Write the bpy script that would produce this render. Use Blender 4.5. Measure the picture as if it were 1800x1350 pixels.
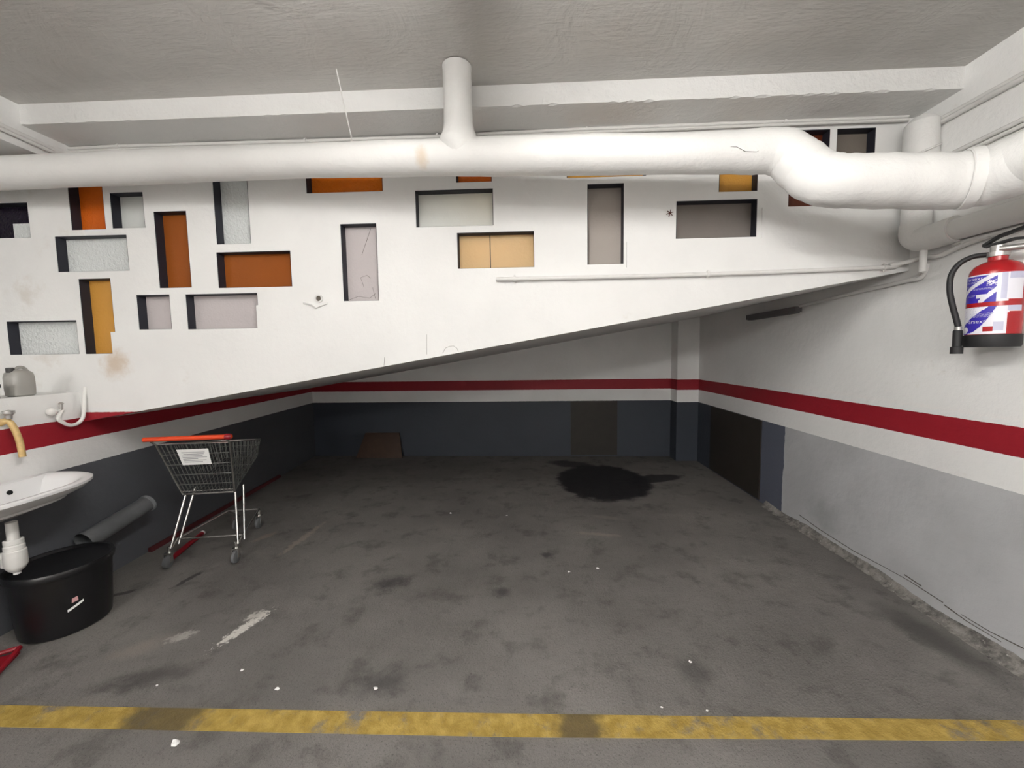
import bpy, math, random
from mathutils import Vector, Matrix
random.seed(7)
for o in list(bpy.data.objects): bpy.data.objects.remove(o)
SC = bpy.context.scene
COL = SC.collection
V = Vector
# ------------------------------------------------------------------ camera
F_PX, PITCH, YAW, ROLL, H = 673.77, 4.365, 3.018, -0.88, 1.5
_p, _y, _r = (math.radians(a) for a in (PITCH, YAW, ROLL))
FWD = V((-math.sin(_y)*math.cos(_p), math.cos(_y)*math.cos(_p), -math.sin(_p)))
_r0 = V((math.cos(_y), math.sin(_y), 0)); _u0 = _r0.cross(FWD)
RGT = math.cos(_r)*_r0 + math.sin(_r)*_u0
UPV = -math.sin(_r)*_r0 + math.cos(_r)*_u0
EYE = V((0, 0, H))
cd = bpy.data.cameras.new('camera'); cam = bpy.data.objects.new('camera', cd); COL.objects.link(cam)
cd.sensor_width = 36; cd.lens = F_PX*36/1800; cd.clip_start = .02; cd.clip_end = 100
cam.matrix_world = Matrix(((RGT.x, UPV.x, -FWD.x, EYE.x), (RGT.y, UPV.y, -FWD.y, EYE.y), (RGT.z, UPV.z, -FWD.z, EYE.z), (0, 0, 0, 1)))
SC.camera = cam
# ------------------------------------------------------------------ world and exposure
w = bpy.data.worlds.new('world'); SC.world = w; w.use_nodes = True
w.node_tree.nodes['Background'].inputs[0].default_value = (.8, .85, 1, 1)
w.node_tree.nodes['Background'].inputs[1].default_value = 0.05
SC.view_settings.view_transform = 'Standard'; SC.view_settings.look = 'None'
SC.view_settings.gamma = 1; SC.view_settings.use_curve_mapping = False
SC.view_settings.exposure = 0.1
LAMP_STRENGTH = 152.0       # tubes of the ceiling lamp over the bay
LAMP_STRENGTH_LEFT = 30.0
LAMP_STRENGTH_FAR = 240.0
LAMP_STRENGTH_DEEP = 1000.0   # set very strong: unseen deep pair stands in for many lamps   # tubes of the lamps further back in the garage
# ------------------------------------------------------------------ survey of the room (metres, camera stands at 0,0)
XR = 2.259; XL, SL = -2.991, -.105; YB, SB = 5.575, -.013; YW, TW = 2.4346, .0171
ZR1, ZR0, ZG, ZL, ZC = 1.128, .987, .819, 1.30, 2.955
YP, YM, ZBM = 5.314, 2.186, 2.845
N = lambda *a: V(a)
PL = {'R': (N(1, 0, 0), XR), 'L': (N(1, -SL, 0), XL-SL*2.4), 'B': (N(-SB, 1, 0), YB), 'P': (N(0, 1, 0), YP), 'W': (N(-TW, 1, 0), YW)}
def hit(x, y, n, c):
    d = FWD*F_PX + RGT*(x-900) - UPV*(y-675)
    return EYE + d*((c-n.dot(EYE))/n.dot(d))
def on(s, x, y): return hit(x, y, *PL[s])
def fl(x, y, z=0): return hit(x, y, N(0, 0, 1), z)
def atY(x, y, Y): return hit(x, y, N(0, 1, 0), Y)
def atX(x, y, X): return hit(x, y, N(1, 0, 0), X)
def Wp(u, z, d=0): return V((u, YW+TW*u+d, z))
def Lx(y): return XL+SL*(y-2.4)
# ------------------------------------------------------------------ mesh helpers
class MB:
    def __init__(s): s.v = []; s.f = []; s.m = []
    def face(s, pts, mi=0):
        b = len(s.v); s.v += [tuple(p) for p in pts]; s.f.append(list(range(b, b+len(pts)))); s.m.append(mi); return s
    def hexa(s, c, mi=0):          # 8 corners: bottom 4 ccw, top 4 ccw
        b = len(s.v); s.v += [tuple(p) for p in c]
        for q in ((3, 2, 1, 0), (4, 5, 6, 7), (0, 1, 5, 4), (1, 2, 6, 5), (2, 3, 7, 6), (3, 0, 4, 7)):
            s.f.append([b+i for i in q]); s.m.append(mi)
        return s
    def box(s, a, b, mi=0):
        x0, y0, z0 = a; x1, y1, z1 = b
        return s.hexa([(x0, y0, z0), (x1, y0, z0), (x1, y1, z0), (x0, y1, z0), (x0, y0, z1), (x1, y0, z1), (x1, y1, z1), (x0, y1, z1)], mi)
    def prism(s, pts, ext, mi=0):  # polygon pts extruded by vector ext
        n = len(pts); b = len(s.v); e = V(ext)
        s.v += [tuple(p) for p in pts] + [tuple(V(p)+e) for p in pts]
        s.f.append([b+i for i in range(n)][::-1]); s.m.append(mi); s.f.append([b+n+i for i in range(n)]); s.m.append(mi)
        for i in range(n):
            j = (i+1) % n; s.f.append([b+i, b+j, b+n+j, b+n+i]); s.m.append(mi)
        return s
    def tube(s, pts, r, seg=12, closed=False, cap=True, mi=0, jit=0):
        pts = [V(p) for p in pts]; n = len(pts)
        rs = r if isinstance(r, (list, tuple)) else [r]*n
        b = len(s.v); up = None
        for i, p in enumerate(pts):
            if closed: t = pts[(i+1) % n]-pts[i-1]
            else: t = pts[min(i+1, n-1)]-pts[max(i-1, 0)]
            t.normalize()
            if up is None: up = t.orthogonal().normalized()
            else:
                up = up-t*up.dot(t); up.normalize()
            w2 = t.cross(up)
            for k in range(seg):
                a = 2*math.pi*k/seg; q = rs[i]*(1+(random.uniform(-jit, jit) if jit else 0))
                s.v.append(tuple(p+up*math.cos(a)*q+w2*math.sin(a)*q))
        for i in range(n if closed else n-1):
            for k in range(seg):
                k2 = (k+1) % seg; i2 = (i+1) % n
                s.f.append([b+i*seg+k, b+i*seg+k2, b+i2*seg+k2, b+i2*seg+k]); s.m.append(mi)
        if cap and not closed:
            s.f.append([b+k for k in range(seg)][::-1]); s.m.append(mi)
            s.f.append([b+(n-1)*seg+k for k in range(seg)]); s.m.append(mi)
        return s
    def lathe(s, prof, c=(0, 0, 0), seg=32, mi=0, axis=(0, 0, 1)):
        ax = V(axis).normalized(); u = ax.orthogonal().normalized(); w2 = ax.cross(u); c = V(c); b = len(s.v); n = len(prof)
        for r, z in prof:
            for k in range(seg):
                a = 2*math.pi*k/seg; s.v.append(tuple(c+ax*z+(u*math.cos(a)+w2*math.sin(a))*max(r, 1e-5)))
        for i in range(n-1):
            for k in range(seg):
                k2 = (k+1) % seg; s.f.append([b+i*seg+k, b+i*seg+k2, b+(i+1)*seg+k2, b+(i+1)*seg+k]); s.m.append(mi)
        return s
    def build(s, name, mats, parent=None, smooth=False, loc=None, rot=None):
        me = bpy.data.meshes.new(name); me.from_pydata(s.v, [], s.f)
        for m in (mats if isinstance(mats, (list, tuple)) else [mats]): me.materials.append(m)
        me.polygons.foreach_set('material_index', s.m)
        if smooth:
            me.polygons.foreach_set('use_smooth', [True]*len(me.polygons))
            try: me.set_sharp_from_angle(angle=math.radians(38))
            except Exception: pass
        me.update()
        o = bpy.data.objects.new(name, me); COL.objects.link(o)
        if parent: o.parent = parent
        if loc is not None: o.location = loc
        if rot is not None: o.rotation_euler = rot
        return o
def tag(o, label=None, cat=None, group=None, kind=None):
    for k, v in (('label', label), ('category', cat), ('group', group), ('kind', kind)):
        if v: o[k] = v
    return o
def empty(name, loc=(0, 0, 0), rz=0):
    o = bpy.data.objects.new(name, None); COL.objects.link(o); o.location = loc; o.rotation_euler.z = rz; o.empty_display_size = .1; return o
def struct(o): o['kind'] = 'structure'; return o
def smooth_path(ctrl, n=8, closed=False):   # Catmull-Rom through points (tuples may carry a 4th value)
    c = [list(p) for p in ctrl]; out = []; m = len(c)
    for i in range(m-1):
        p0, p1, p2, p3 = c[max(i-1, 0)], c[i], c[i+1], c[min(i+2, m-1)]
        for k in range(n):
            t = k/n
            out.append([.5*(2*b+(d-a)*t+(2*a-5*b+4*d-e)*t*t+(-a+3*b-3*d+e)*t**3) for a, b, d, e in zip(p0, p1, p2, p3)])
    out.append(c[-1]); return out
# ------------------------------------------------------------------ materials
class NT:
    def __init__(s, name):
        s.mat = bpy.data.materials.new(name); s.mat.use_nodes = True; s.t = s.mat.node_tree
        s.p = s.t.nodes['Principled BSDF']; s.out = s.t.nodes['Material Output']
        g = s.t.nodes.new('ShaderNodeNewGeometry'); s.pos = g.outputs['Position']
    def n(s, typ, **kw):
        o = s.t.nodes.new(typ)
        for k, v in kw.items(): setattr(o, k, v)
        return o
    def l(s, a, b): s.t.links.new(a, b)
    def put(s, sock, v):
        if hasattr(v, 'is_output'): s.l(v, sock)
        else: sock.default_value = v
    def math(s, op, a, b=0, c=None, clamp=False):
        o = s.n('ShaderNodeMath', operation=op, use_clamp=clamp); s.put(o.inputs[0], a); s.put(o.inputs[1], b)
        if c is not None: s.put(o.inputs[2], c)
        return o.outputs[0]
    def noise(s, scale, detail=4, rough=.55, vec=None, dist=0):
        o = s.n('ShaderNodeTexNoise'); o.inputs['Scale'].default_value = scale; o.inputs['Detail'].default_value = detail
        o.inputs['Roughness'].default_value = rough; o.inputs['Distortion'].default_value = dist
        s.l(vec if vec is not None else s.pos, o.inputs['Vector']); return o.outputs[0]
    def ramp(s, fac, a, b):       # smooth 0..1 between a and b
        o = s.n('ShaderNodeMapRange', interpolation_type='SMOOTHSTEP'); s.put(o.inputs[0], fac); o.inputs[1].default_value = a; o.inputs[2].default_value = b
        return o.outputs[0]
    def mix(s, fac, a, b):
        o = s.n('ShaderNodeMix', data_type='RGBA'); s.put(o.inputs[0], fac)
        for i, v in ((6, a), (7, b)): s.put(o.inputs[i], v if hasattr(v, 'is_output') else (*v[:3], 1))
        return o.outputs[2]
    def map(s, loc=(0, 0, 0), rot=(0, 0, 0), scale=(1, 1, 1), vec=None):
        o = s.n('ShaderNodeMapping'); s.l(vec if vec is not None else s.pos, o.inputs[0])
        o.inputs[1].default_value = loc; o.inputs[2].default_value = rot; o.inputs[3].default_value = scale; return o.outputs[0]
    def sep(s, vec=None):
        o = s.n('ShaderNodeSeparateXYZ'); s.l(vec if vec is not None else s.pos, o.inputs[0]); return o.outputs
    def bump(s, h, strength=.2, dist=.01, prev=None):
        o = s.n('ShaderNodeBump'); o.inputs['Strength'].default_value = strength; o.inputs['Distance'].default_value = dist; s.l(h, o.inputs['Height'])
        if prev is not None: s.l(prev, o.inputs['Normal'])
        s.l(o.outputs[0], s.p.inputs['Normal']); return o.outputs[0]
    def col(s, v): s.put(s.p.inputs['Base Color'], v if hasattr(v, 'is_output') else (*v[:3], 1)); return s
    def set(s, rough=.5, metal=0, spec=.5, **kw):
        s.p.inputs['Roughness'].default_value = rough; s.p.inputs['Metallic'].default_value = metal; s.p.inputs['Specular IOR Level'].default_value = spec
        for k, v in kw.items(): s.put(s.p.inputs[k.replace('_', ' ')], v)
        return s
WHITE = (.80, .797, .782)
def plain(name, c, rough=.5, metal=0, var=.12, scale=30, spec=.5, bump=0, **kw):
    m = NT(name); k = m.noise(scale)
    m.col(m.mix(k, tuple(x*(1-var) for x in c), tuple(min(1, x*(1+var)) for x in c))).set(rough, metal, spec, **kw)
    if bump: m.bump(m.noise(scale*4), bump, .004)
    return m.mat
def paint(name, base=WHITE, bumpy=.25, extra=None, rough=.55):
    m = NT(name)
    k = m.noise(1.7, 5); c = m.mix(m.ramp(k, .35, .75), base, tuple(x*.93 for x in base))
    c = m.mix(m.math('MULTIPLY', m.ramp(m.noise(9, 6, .7), .62, .8), .25), c, (.55, .5, .42))
    if extra: c = extra(m, c)
    m.col(c).set(rough, 0, .35)
    m.bump(m.noise(26, 6, .6), bumpy, .012)
    return m.mat
def bands(name, low, patch=None):
    def ex(m, c):
        z = m.math('ADD', m.sep()[2], m.math('MULTIPLY', m.math('SUBTRACT', m.noise(45, 3), .5), .006))
        lowc = low
        if patch: lowc = patch(m, low)
        else: lowc = m.mix(m.noise(3.1), low, tuple(x*.8 for x in low))
        inred = m.math('MULTIPLY', m.math('GREATER_THAN', z, ZR0), m.math('LESS_THAN', z, ZR1))
        c = m.mix(inred, c, m.mix(m.noise(5), (.30, .012, .022), (.25, .01, .018)))
        return m.mix(m.math('LESS_THAN', z, ZG), c, lowc)
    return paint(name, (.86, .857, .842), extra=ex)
M = {}
def stair_extra(m, c):   # the red band wraps round the low tip of the stair wall, rust stain beside it
    s = m.sep()
    z = m.math('ADD', s[2], m.math('MULTIPLY', m.math('SUBTRACT', m.noise(45, 3), .5), .006))
    a = m.math('LESS_THAN', z, ZR1+.035)
    c = m.mix(a, c, (.30, .012, .022))
    q = on('W', 207, 640)
    d = m.n('ShaderNodeVectorMath', operation='DISTANCE'); m.l(m.map(scale=(1, 1, 1)), d.inputs[0]); d.inputs[1].default_value = q
    k = m.math('SUBTRACT', 1, m.math('DIVIDE', d.outputs['Value'], .16)); k = m.math('ADD', k, m.math('SUBTRACT', m.noise(14, 5, .7), .62))
    c = m.mix(m.math('MULTIPLY', m.ramp(k, .05, .8), .6), c, (.50, .34, .19))
    dirt = m.math('MULTIPLY', m.ramp(m.noise(3.5, 6, .65), .55, .75), m.ramp(s[0], -2.2, -3.2))
    return m.mix(m.math('MULTIPLY', dirt, .35), c, (.5, .43, .33))
M['wall'] = paint('white_wall_paint', bumpy=.18)
M['stair_wall'] = paint('stair_wall_paint', bumpy=.2, extra=stair_extra)
M['beam'] = paint('beam_paint', bumpy=.5)
NAVY = (.045, .053, .068)
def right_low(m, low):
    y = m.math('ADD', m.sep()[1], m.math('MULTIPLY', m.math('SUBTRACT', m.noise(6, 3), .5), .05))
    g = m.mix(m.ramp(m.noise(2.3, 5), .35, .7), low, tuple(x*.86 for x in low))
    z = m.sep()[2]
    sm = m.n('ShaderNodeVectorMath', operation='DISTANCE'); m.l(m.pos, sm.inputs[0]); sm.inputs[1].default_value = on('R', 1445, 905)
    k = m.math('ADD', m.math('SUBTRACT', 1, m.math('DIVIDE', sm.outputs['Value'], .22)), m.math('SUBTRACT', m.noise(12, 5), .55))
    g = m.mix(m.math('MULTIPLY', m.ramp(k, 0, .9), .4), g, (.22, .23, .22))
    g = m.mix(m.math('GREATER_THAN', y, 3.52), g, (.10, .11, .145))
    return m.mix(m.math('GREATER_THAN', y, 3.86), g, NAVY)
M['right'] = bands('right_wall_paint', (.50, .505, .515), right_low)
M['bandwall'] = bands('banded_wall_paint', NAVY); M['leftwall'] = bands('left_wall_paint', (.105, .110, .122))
# ceiling: thick brushed paint
m = NT('ceiling_paint'); c = m.mix(m.ramp(m.noise(1.1, 5), .35, .7), (.56, .545, .52), (.47, .455, .43)); m.col(c).set(.38, 0, .45)
b1 = m.noise(11, 5, .6, m.map(scale=(1, 5, 1), rot=(0, 0, .15)), .6); b2 = m.noise(3, 4, .6, None, 1.2)
m.bump(b2, .5, .03, m.bump(b1, .35, .012)); M['ceiling'] = m.mat
def pipe_extra(m, c):
    d = m.n('ShaderNodeVectorMath', operation='DISTANCE'); m.l(m.map(scale=(1.6, 1, 1)), d.inputs[0]); q = atY(740, 275, 1.99); d.inputs[1].default_value = (q.x*1.6, q.y, q.z)
    k = m.math('ADD', m.math('SUBTRACT', 1, m.math('DIVIDE', d.outputs['Value'], .09)), m.math('SUBTRACT', m.noise(16, 5, .7), .55))
    return m.mix(m.math('MULTIPLY', m.ramp(k, .05, .8), .5), c, (.62, .45, .26))
M['pipe'] = paint('pipe_paint', (.79, .785, .765), .35, pipe_extra)
M['conduit'] = plain('conduit_paint', (.72, .71, .69), .45, var=.06)
M['grime'] = plain('grey_grime', (.18, .17, .16), .8)
M['crack'] = plain('crack_shadow', (.10, .085, .07), .9)
M['navy'] = plain('dark_navy_reveal', (.014, .015, .024), .6)
M['black'] = plain('black_plastic', (.006, .006, .007), .33, var=.3)
M['rubber'] = plain('black_rubber', (.010, .010, .011), .6)
M['chrome'] = plain('chrome_wire', (.80, .80, .77), .25, 1.0, var=.08)
M['wire'] = plain('dull_wire', (.20, .21, .20), .38, .8, var=.15)
M['orange'] = plain('orange_plastic', (.75, .07, .018), .4, var=.05)
M['redplastic'] = plain('red_plastic', (.25, .006, .014), .45)
M['paper'] = plain('white_paper', (.88, .88, .86), .7, var=.04)
M['ink'] = plain('grey_print', (.33, .33, .34), .8)
M['porcelain'] = plain('white_porcelain', (.82, .82, .82), .12, var=.03, scale=4)
M['whiteplastic'] = plain('white_plastic', (.80, .79, .76), .3, var=.05)
M['brass'] = plain('old_brass', (.62, .44, .19), .45, .2, var=.25, scale=60)
M['extred'] = plain('red_enamel', (.36, .008, .012), .22, var=.06)
M['blue'] = plain('blue_print', (.035, .02, .36), .35, var=.06)
M['lilac'] = plain('lilac_print', (.52, .52, .66), .4, var=.1)
M['label'] = plain('label_white', (.78, .77, .83), .35, var=.03)
M['greybrass'] = plain('grey_metal', (.45, .44, .42), .35, .7)
M['wood'] = plain('dark_brown_board', (.048, .022, .010), .6, var=.3, scale=12)
M['brownpanel'] = plain('dark_brown_panel', (.020, .016, .012), .6, var=.4, scale=7)
M['cable'] = plain('dark_cable', (.05, .05, .05), .6); M['dimshade'] = plain('dim_shading_grey', (.12, .115, .12), .6)
M['jug'] = plain('cloudy_plastic', (.42, .41, .38), .35, var=.12, scale=9, Transmission_Weight=.25)
M['greytube'] = plain('charcoal_plastic', (.12, .125, .13), .36, var=.3, scale=9)
# asphalt floor
def floor_mat(name, yellow=False):
    m = NT(name)
    n1, n2, n3 = m.noise(.9, 6, .6), m.noise(5, 6, .65), m.noise(60, 4, .6)
    c = m.mix(m.ramp(n1, .3, .72), (.130, .122, .114), (.21, .198, .184))
    c = m.mix(m.math('MULTIPLY', m.ramp(n2, .5, .68), .5), c, (.044, .041, .038))
    c = m.mix(m.math('MULTIPLY', m.ramp(n3, .48, .72), .4), c, (.15, .142, .13))
    c = m.mix(m.math('MULTIPLY', m.ramp(m.noise(130, 3, .6), .55, .7), .5), c, (.025, .024, .023))
    NZ_ = {lo: m.noise(lo, 5, .68) for lo in (5, 10, 18, 40)}
    def blob(px, pz, sx, sy, ang, colr, amt, edge, c, nz=9, wob=.6):
        q = fl(px, pz); v = m.map(loc=tuple(-x for x in q)); v = m.map(rot=(0, 0, -ang), vec=v); v = m.map(scale=(1/sx, 1/sy, 1), vec=v)
        # first translate then rotate+scale
        L = m.n('ShaderNodeVectorMath', operation='LENGTH'); m.l(v, L.inputs[0])
        k = m.math('SUBTRACT', 1, L.outputs['Value']); k = m.math('ADD', k, m.math('MULTIPLY', m.math('SUBTRACT', NZ_[5 if nz < 7 else 10 if nz < 15 else 18 if nz < 30 else 40], .5), wob*2))
        return m.mix(m.math('MULTIPLY', m.ramp(k, 0, edge), amt), c, colr)
    def streak(a, b, wd, colr, amt, edge, c, nz=9, wob=.6):
        A, B = fl(*a), fl(*b); q = (A+B)/2; d = B-A
        v = m.map(loc=tuple(-x for x in q)); v = m.map(rot=(0, 0, -math.atan2(d.y, d.x)), vec=v); v = m.map(scale=(2/d.length, 2/wd, 1), vec=v)
        L = m.n('ShaderNodeVectorMath', operation='LENGTH'); m.l(v, L.inputs[0])
        k = m.math('ADD', m.math('SUBTRACT', 1, L.outputs['Value']), m.math('MULTIPLY', m.math('SUBTRACT', NZ_[5 if nz < 7 else 10 if nz < 15 else 18 if nz < 30 else 40], .5), wob*2))
        return m.mix(m.math('MULTIPLY', m.ramp(k, 0, edge), amt), c, colr)
    if not yellow:
        c = blob(1060, 845, .58, .70, 0, (.006, .006, .008), .97, .16, c, 4, .22)      # oil stain
        c = streak((1080, 848), (1205, 836), .30, (.008, .008, .010), .9, .25, c, 6, .35)
        c = streak((955, 811), (1060, 822), .35, (.010, .010, .012), .8, .4, c, 6, .35)
        c = streak((368, 1144), (480, 1070), .075, (.66, .64, .59), .95, .45, c, 35, 1.5)    # white paint smears
        c = streak((425, 1092), (478, 1072), .10, (.58, .56, .51), .75, .6, c, 35, 1.5)
        c = streak((285, 1128), (352, 1110), .09, (.46, .44, .40), .7, .6, c, 35, 1.3)
        c = streak((170, 1160), (330, 1112), .20, (.24, .215, .19), .7, .9, c, 14, .8)
        c = streak((435, 955), (495, 932), .10, (.24, .205, .17), .7, .6, c, 16, .9)
        c = streak((480, 985), (575, 915), .08, (.30, .265, .22), .7, .6, c, 18, 1.1)
        c = streak((1000, 935), (1105, 943), .07, (.27, .245, .21), .6, .6, c, 16, .9)
        c = streak((1030, 905), (1110, 915), .10, (.24, .22, .19), .45, .7, c, 14, .9)
        c = blob(685, 1025, .17, .13, 0, (.035, .034, .034), .8, .9, c, 9, .7)         # dark patches
        c = blob(885, 1040, .08, .08, 0, (.032, .031, .031), .75, .8, c, 12, .8)
        c = blob(680, 1200, .19, .12, .3, (.050, .048, .047), .7, .9, c, 10, .8)
        c = blob(260, 1190, .30, .10, .3, (.050, .047, .045), .7, .9, c, 9, .7)
        c = blob(1220, 1180, .15, .12, -.5, (.052, .050, .048), .65, .9, c, 9, .8)
        c = streak((300, 1035), (362, 1001), .06, (.03, .029, .028), .85, .5, c, 16, 1.0)
        c = streak((185, 1050), (250, 1035), .05, (.035, .033, .032), .8, .5, c, 16, 1.0)
        c = blob(960, 975, .06, .05, 0, (.035, .035, .034), .8, .7, c, 12, .8)
        c = streak((1500, 1035), (1840, 1245), .30, (.050, .048, .046), .75, .8, c, 5, .35)
        m.col(c).set(.72, 0, .35)
    else:
        worn = m.math('ADD', m.noise(7, 6, .7), m.math('MULTIPLY', m.math('SUBTRACT', m.noise(1.6, 3), .5), .5))
        y = m.mix(m.ramp(m.noise(18, 5), .3, .75), (.30, .20, .040), (.47, .33, .085))
        c = m.mix(m.ramp(worn, .50, .72), y, c)
        q1, q2 = fl(290, 1262), fl(1020, 1280)
        for q, hw in ((q1, .17), (q2, .10)):
            dx = m.math('ABSOLUTE', m.math('SUBTRACT', m.sep()[0], q.x)); k = m.math('ADD', m.math('DIVIDE', dx, hw), m.math('MULTIPLY', m.math('SUBTRACT', m.noise(13, 5), .5), 1.4))
            c = m.mix(m.math('MULTIPLY', m.ramp(k, 1.3, .5), .85), c, (.085, .066, .035))
        m.col(c).set(.65, 0, .35)
    m.bump(m.noise(9, 5, .6), .35, .02, m.bump(m.noise(90, 4, .7), .6, .008))
    return m.mat
M['floor'] = floor_mat('asphalt'); M['yellow'] = floor_mat('worn_yellow_paint', True)
m = NT('rough_cement'); c = m.mix(m.ramp(m.noise(14, 6, .7), .35, .7), (.30, .285, .26), (.07, .066, .062)); c = m.mix(m.ramp(m.noise(34, 5, .7), .6, .72), c, (.55, .53, .48))
m.col(c).set(.85, 0, .3); m.bump(m.noise(40, 6, .7), .7, .02); M['cement'] = m.mat
def glass(name, c, rough=.18, tex=0, trans=.0, transl=.12, var=.06, spec=.6):
    m = NT(name); k = m.noise(4, 4)
    colr = m.mix(k, tuple(x*(1-var) for x in c), tuple(min(1, x*(1+var)) for x in c))
    m.col(colr).set(rough, 0, spec, Transmission_Weight=trans, IOR=1.3)
    if tex: m.bump(m.noise(55, 3, .5, None, .8), tex, .02)
    else: m.bump(m.noise(20, 2), .05, .01)
    tr = m.n('ShaderNodeBsdfTranslucent'); m.l(colr, tr.inputs[0])
    mx = m.n('ShaderNodeMixShader'); mx.inputs[0].default_value = transl; m.l(m.p.outputs[0], mx.inputs[1]); m.l(tr.outputs[0], mx.inputs[2]); m.l(mx.outputs[0], m.out.inputs[0])
    return m.mat
G = {'orange': glass('orange_glass', (.66, .135, .010), .16, .35), 'orangetex': glass('sparkling_orange_glass', (.78, .19, .010), .14, .9),
     'brown': glass('brown_glass', (.30, .085, .016), .3, .1, 0, .12, .06, .2), 'amber': glass('amber_glass', (.64, .32, .062), .2, .2),
     'white': glass('frosted_white_glass', (.84, .86, .84), .2, .1, 0, .3), 'whitetex': glass('hammered_white_glass', (.84, .87, .86), .16, .6, 0, .15, .06, .9),
     'mauve': glass('frosted_mauve_glass', (.64, .59, .59), .25, .15, 0, .2), 'grey': glass('frosted_grey_glass', (.42, .38, .345), .25, .1),
     'dim': glass('dim_grey_glass', (.40, .36, .335), .22, .05, .45, .15), 'deep': glass('dark_red_glass', (.12, .026, .011), .2, .1),
     'smoke': glass('smoked_glass', (.19, .165, .14), .2, .1), 'dark': glass('dark_violet_glass', (.012, .008, .018), .15, .1),
     'lit': glass('lit_amber_glass', (.80, .60, .32), .25, .15, 0, .45)}
# ================================================================== SETTING
FL = MB(); FL.box((-6, -9.2, -.08), (3, 6.2, 0)); floor = struct(FL.build('floor', M['floor']))
y0a, y0b = fl(0, 1240), fl(0, 1278); yb, yc = fl(900, 1255), fl(900, 1296); y1a, y1b = fl(1800, 1267), fl(1800, 1303)
pts_t = [y0a+(y0a-yb)*.6, y0a, yb, y1a, V((XR-.05, y1a.y+.01, 0))]; pts_b = [y0b+(y0b-yc)*.6, y0b, yc, y1b, V((XR-.05, y1b.y+.01, 0))]
mb = MB()
for i in range(4): mb.hexa([pts_b[i], pts_b[i+1], pts_t[i+1], pts_t[i]] + [p+V((0, 0, .002)) for p in (pts_b[i], pts_b[i+1], pts_t[i+1], pts_t[i])])
mb.build('painted_line', M['yellow'], floor)['label'] = 'worn yellow painted line across the floor'
mb = MB(); mb.box((-6, -9.2, ZC), (3, 6.2, ZC+.1)); struct(mb.build('ceiling', M['ceiling']))
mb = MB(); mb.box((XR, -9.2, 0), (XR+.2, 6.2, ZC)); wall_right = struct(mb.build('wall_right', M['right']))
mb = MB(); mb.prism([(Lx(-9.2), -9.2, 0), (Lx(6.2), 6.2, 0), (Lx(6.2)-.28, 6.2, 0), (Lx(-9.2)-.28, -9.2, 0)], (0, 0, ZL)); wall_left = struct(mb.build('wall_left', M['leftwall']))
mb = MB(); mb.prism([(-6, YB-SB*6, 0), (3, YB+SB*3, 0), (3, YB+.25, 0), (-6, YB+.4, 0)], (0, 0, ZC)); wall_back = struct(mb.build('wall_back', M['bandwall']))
mb = MB(); mb.box((-6, -9.4, 0), (3, -9.2, ZC)); struct(mb.build('wall_behind', M['bandwall']))
mb = MB(); mb.box((-6.1, -9.2, 0), (-5.9, 6.2, ZC)); struct(mb.build('wall_far_left', M['wall']))
pxl = on('P', 1190, 690).x
mb = MB(); mb.box((pxl, YP, 0), (XR, YB+.02, 2.2)); struct(mb.build('trim_1', M['bandwall']))['label'] = 'narrow banded pillar in the corner under the stairs'
# ceiling beams
mb = MB(); NB = 160
random.seed(3)
def bm_pt(u, front, z, jit): 
    return V((u, (YM+TW*u if front else YW+TW*u+.02)-(0), z))
us = [-2.9+(XR+2.9)*i/NB for i in range(NB+1)]
zj = [ZBM+(random.choice([0]*7+[.004, -.003, .008]) if u > -.2 else random.choice([0]*8+[.003])) for u in us]
for i in range(NB):
    a, b = us[i], us[i+1]
    mb.face([bm_pt(a, 1, zj[i], 0), bm_pt(b, 1, zj[i+1], 0), bm_pt(b, 1, ZC, 0), bm_pt(a, 1, ZC, 0)])
    e1, e2 = bm_pt(a, 1, ZBM, 0)+V((0, .014, 0)), bm_pt(b, 1, ZBM, 0)+V((0, .014, 0))
    mb.face([bm_pt(b, 1, zj[i+1], 0), bm_pt(a, 1, zj[i], 0), e1, e2]); mb.face([e2, e1, bm_pt(a, 0, ZBM, 0), bm_pt(b, 0, ZBM, 0)])
struct(mb.build('trim_2', M['beam']))['label'] = 'chipped white ceiling beam above the stair wall'
zlb = atX(0, 244, -2.885).z
mb = MB(); mb.box((-3.35, -9.2, zlb), (-2.885, YW-2.95*TW+.02, ZC)); struct(mb.build('trim_3', M['beam']))['label'] = 'white ceiling beam running along the left side'
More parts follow.
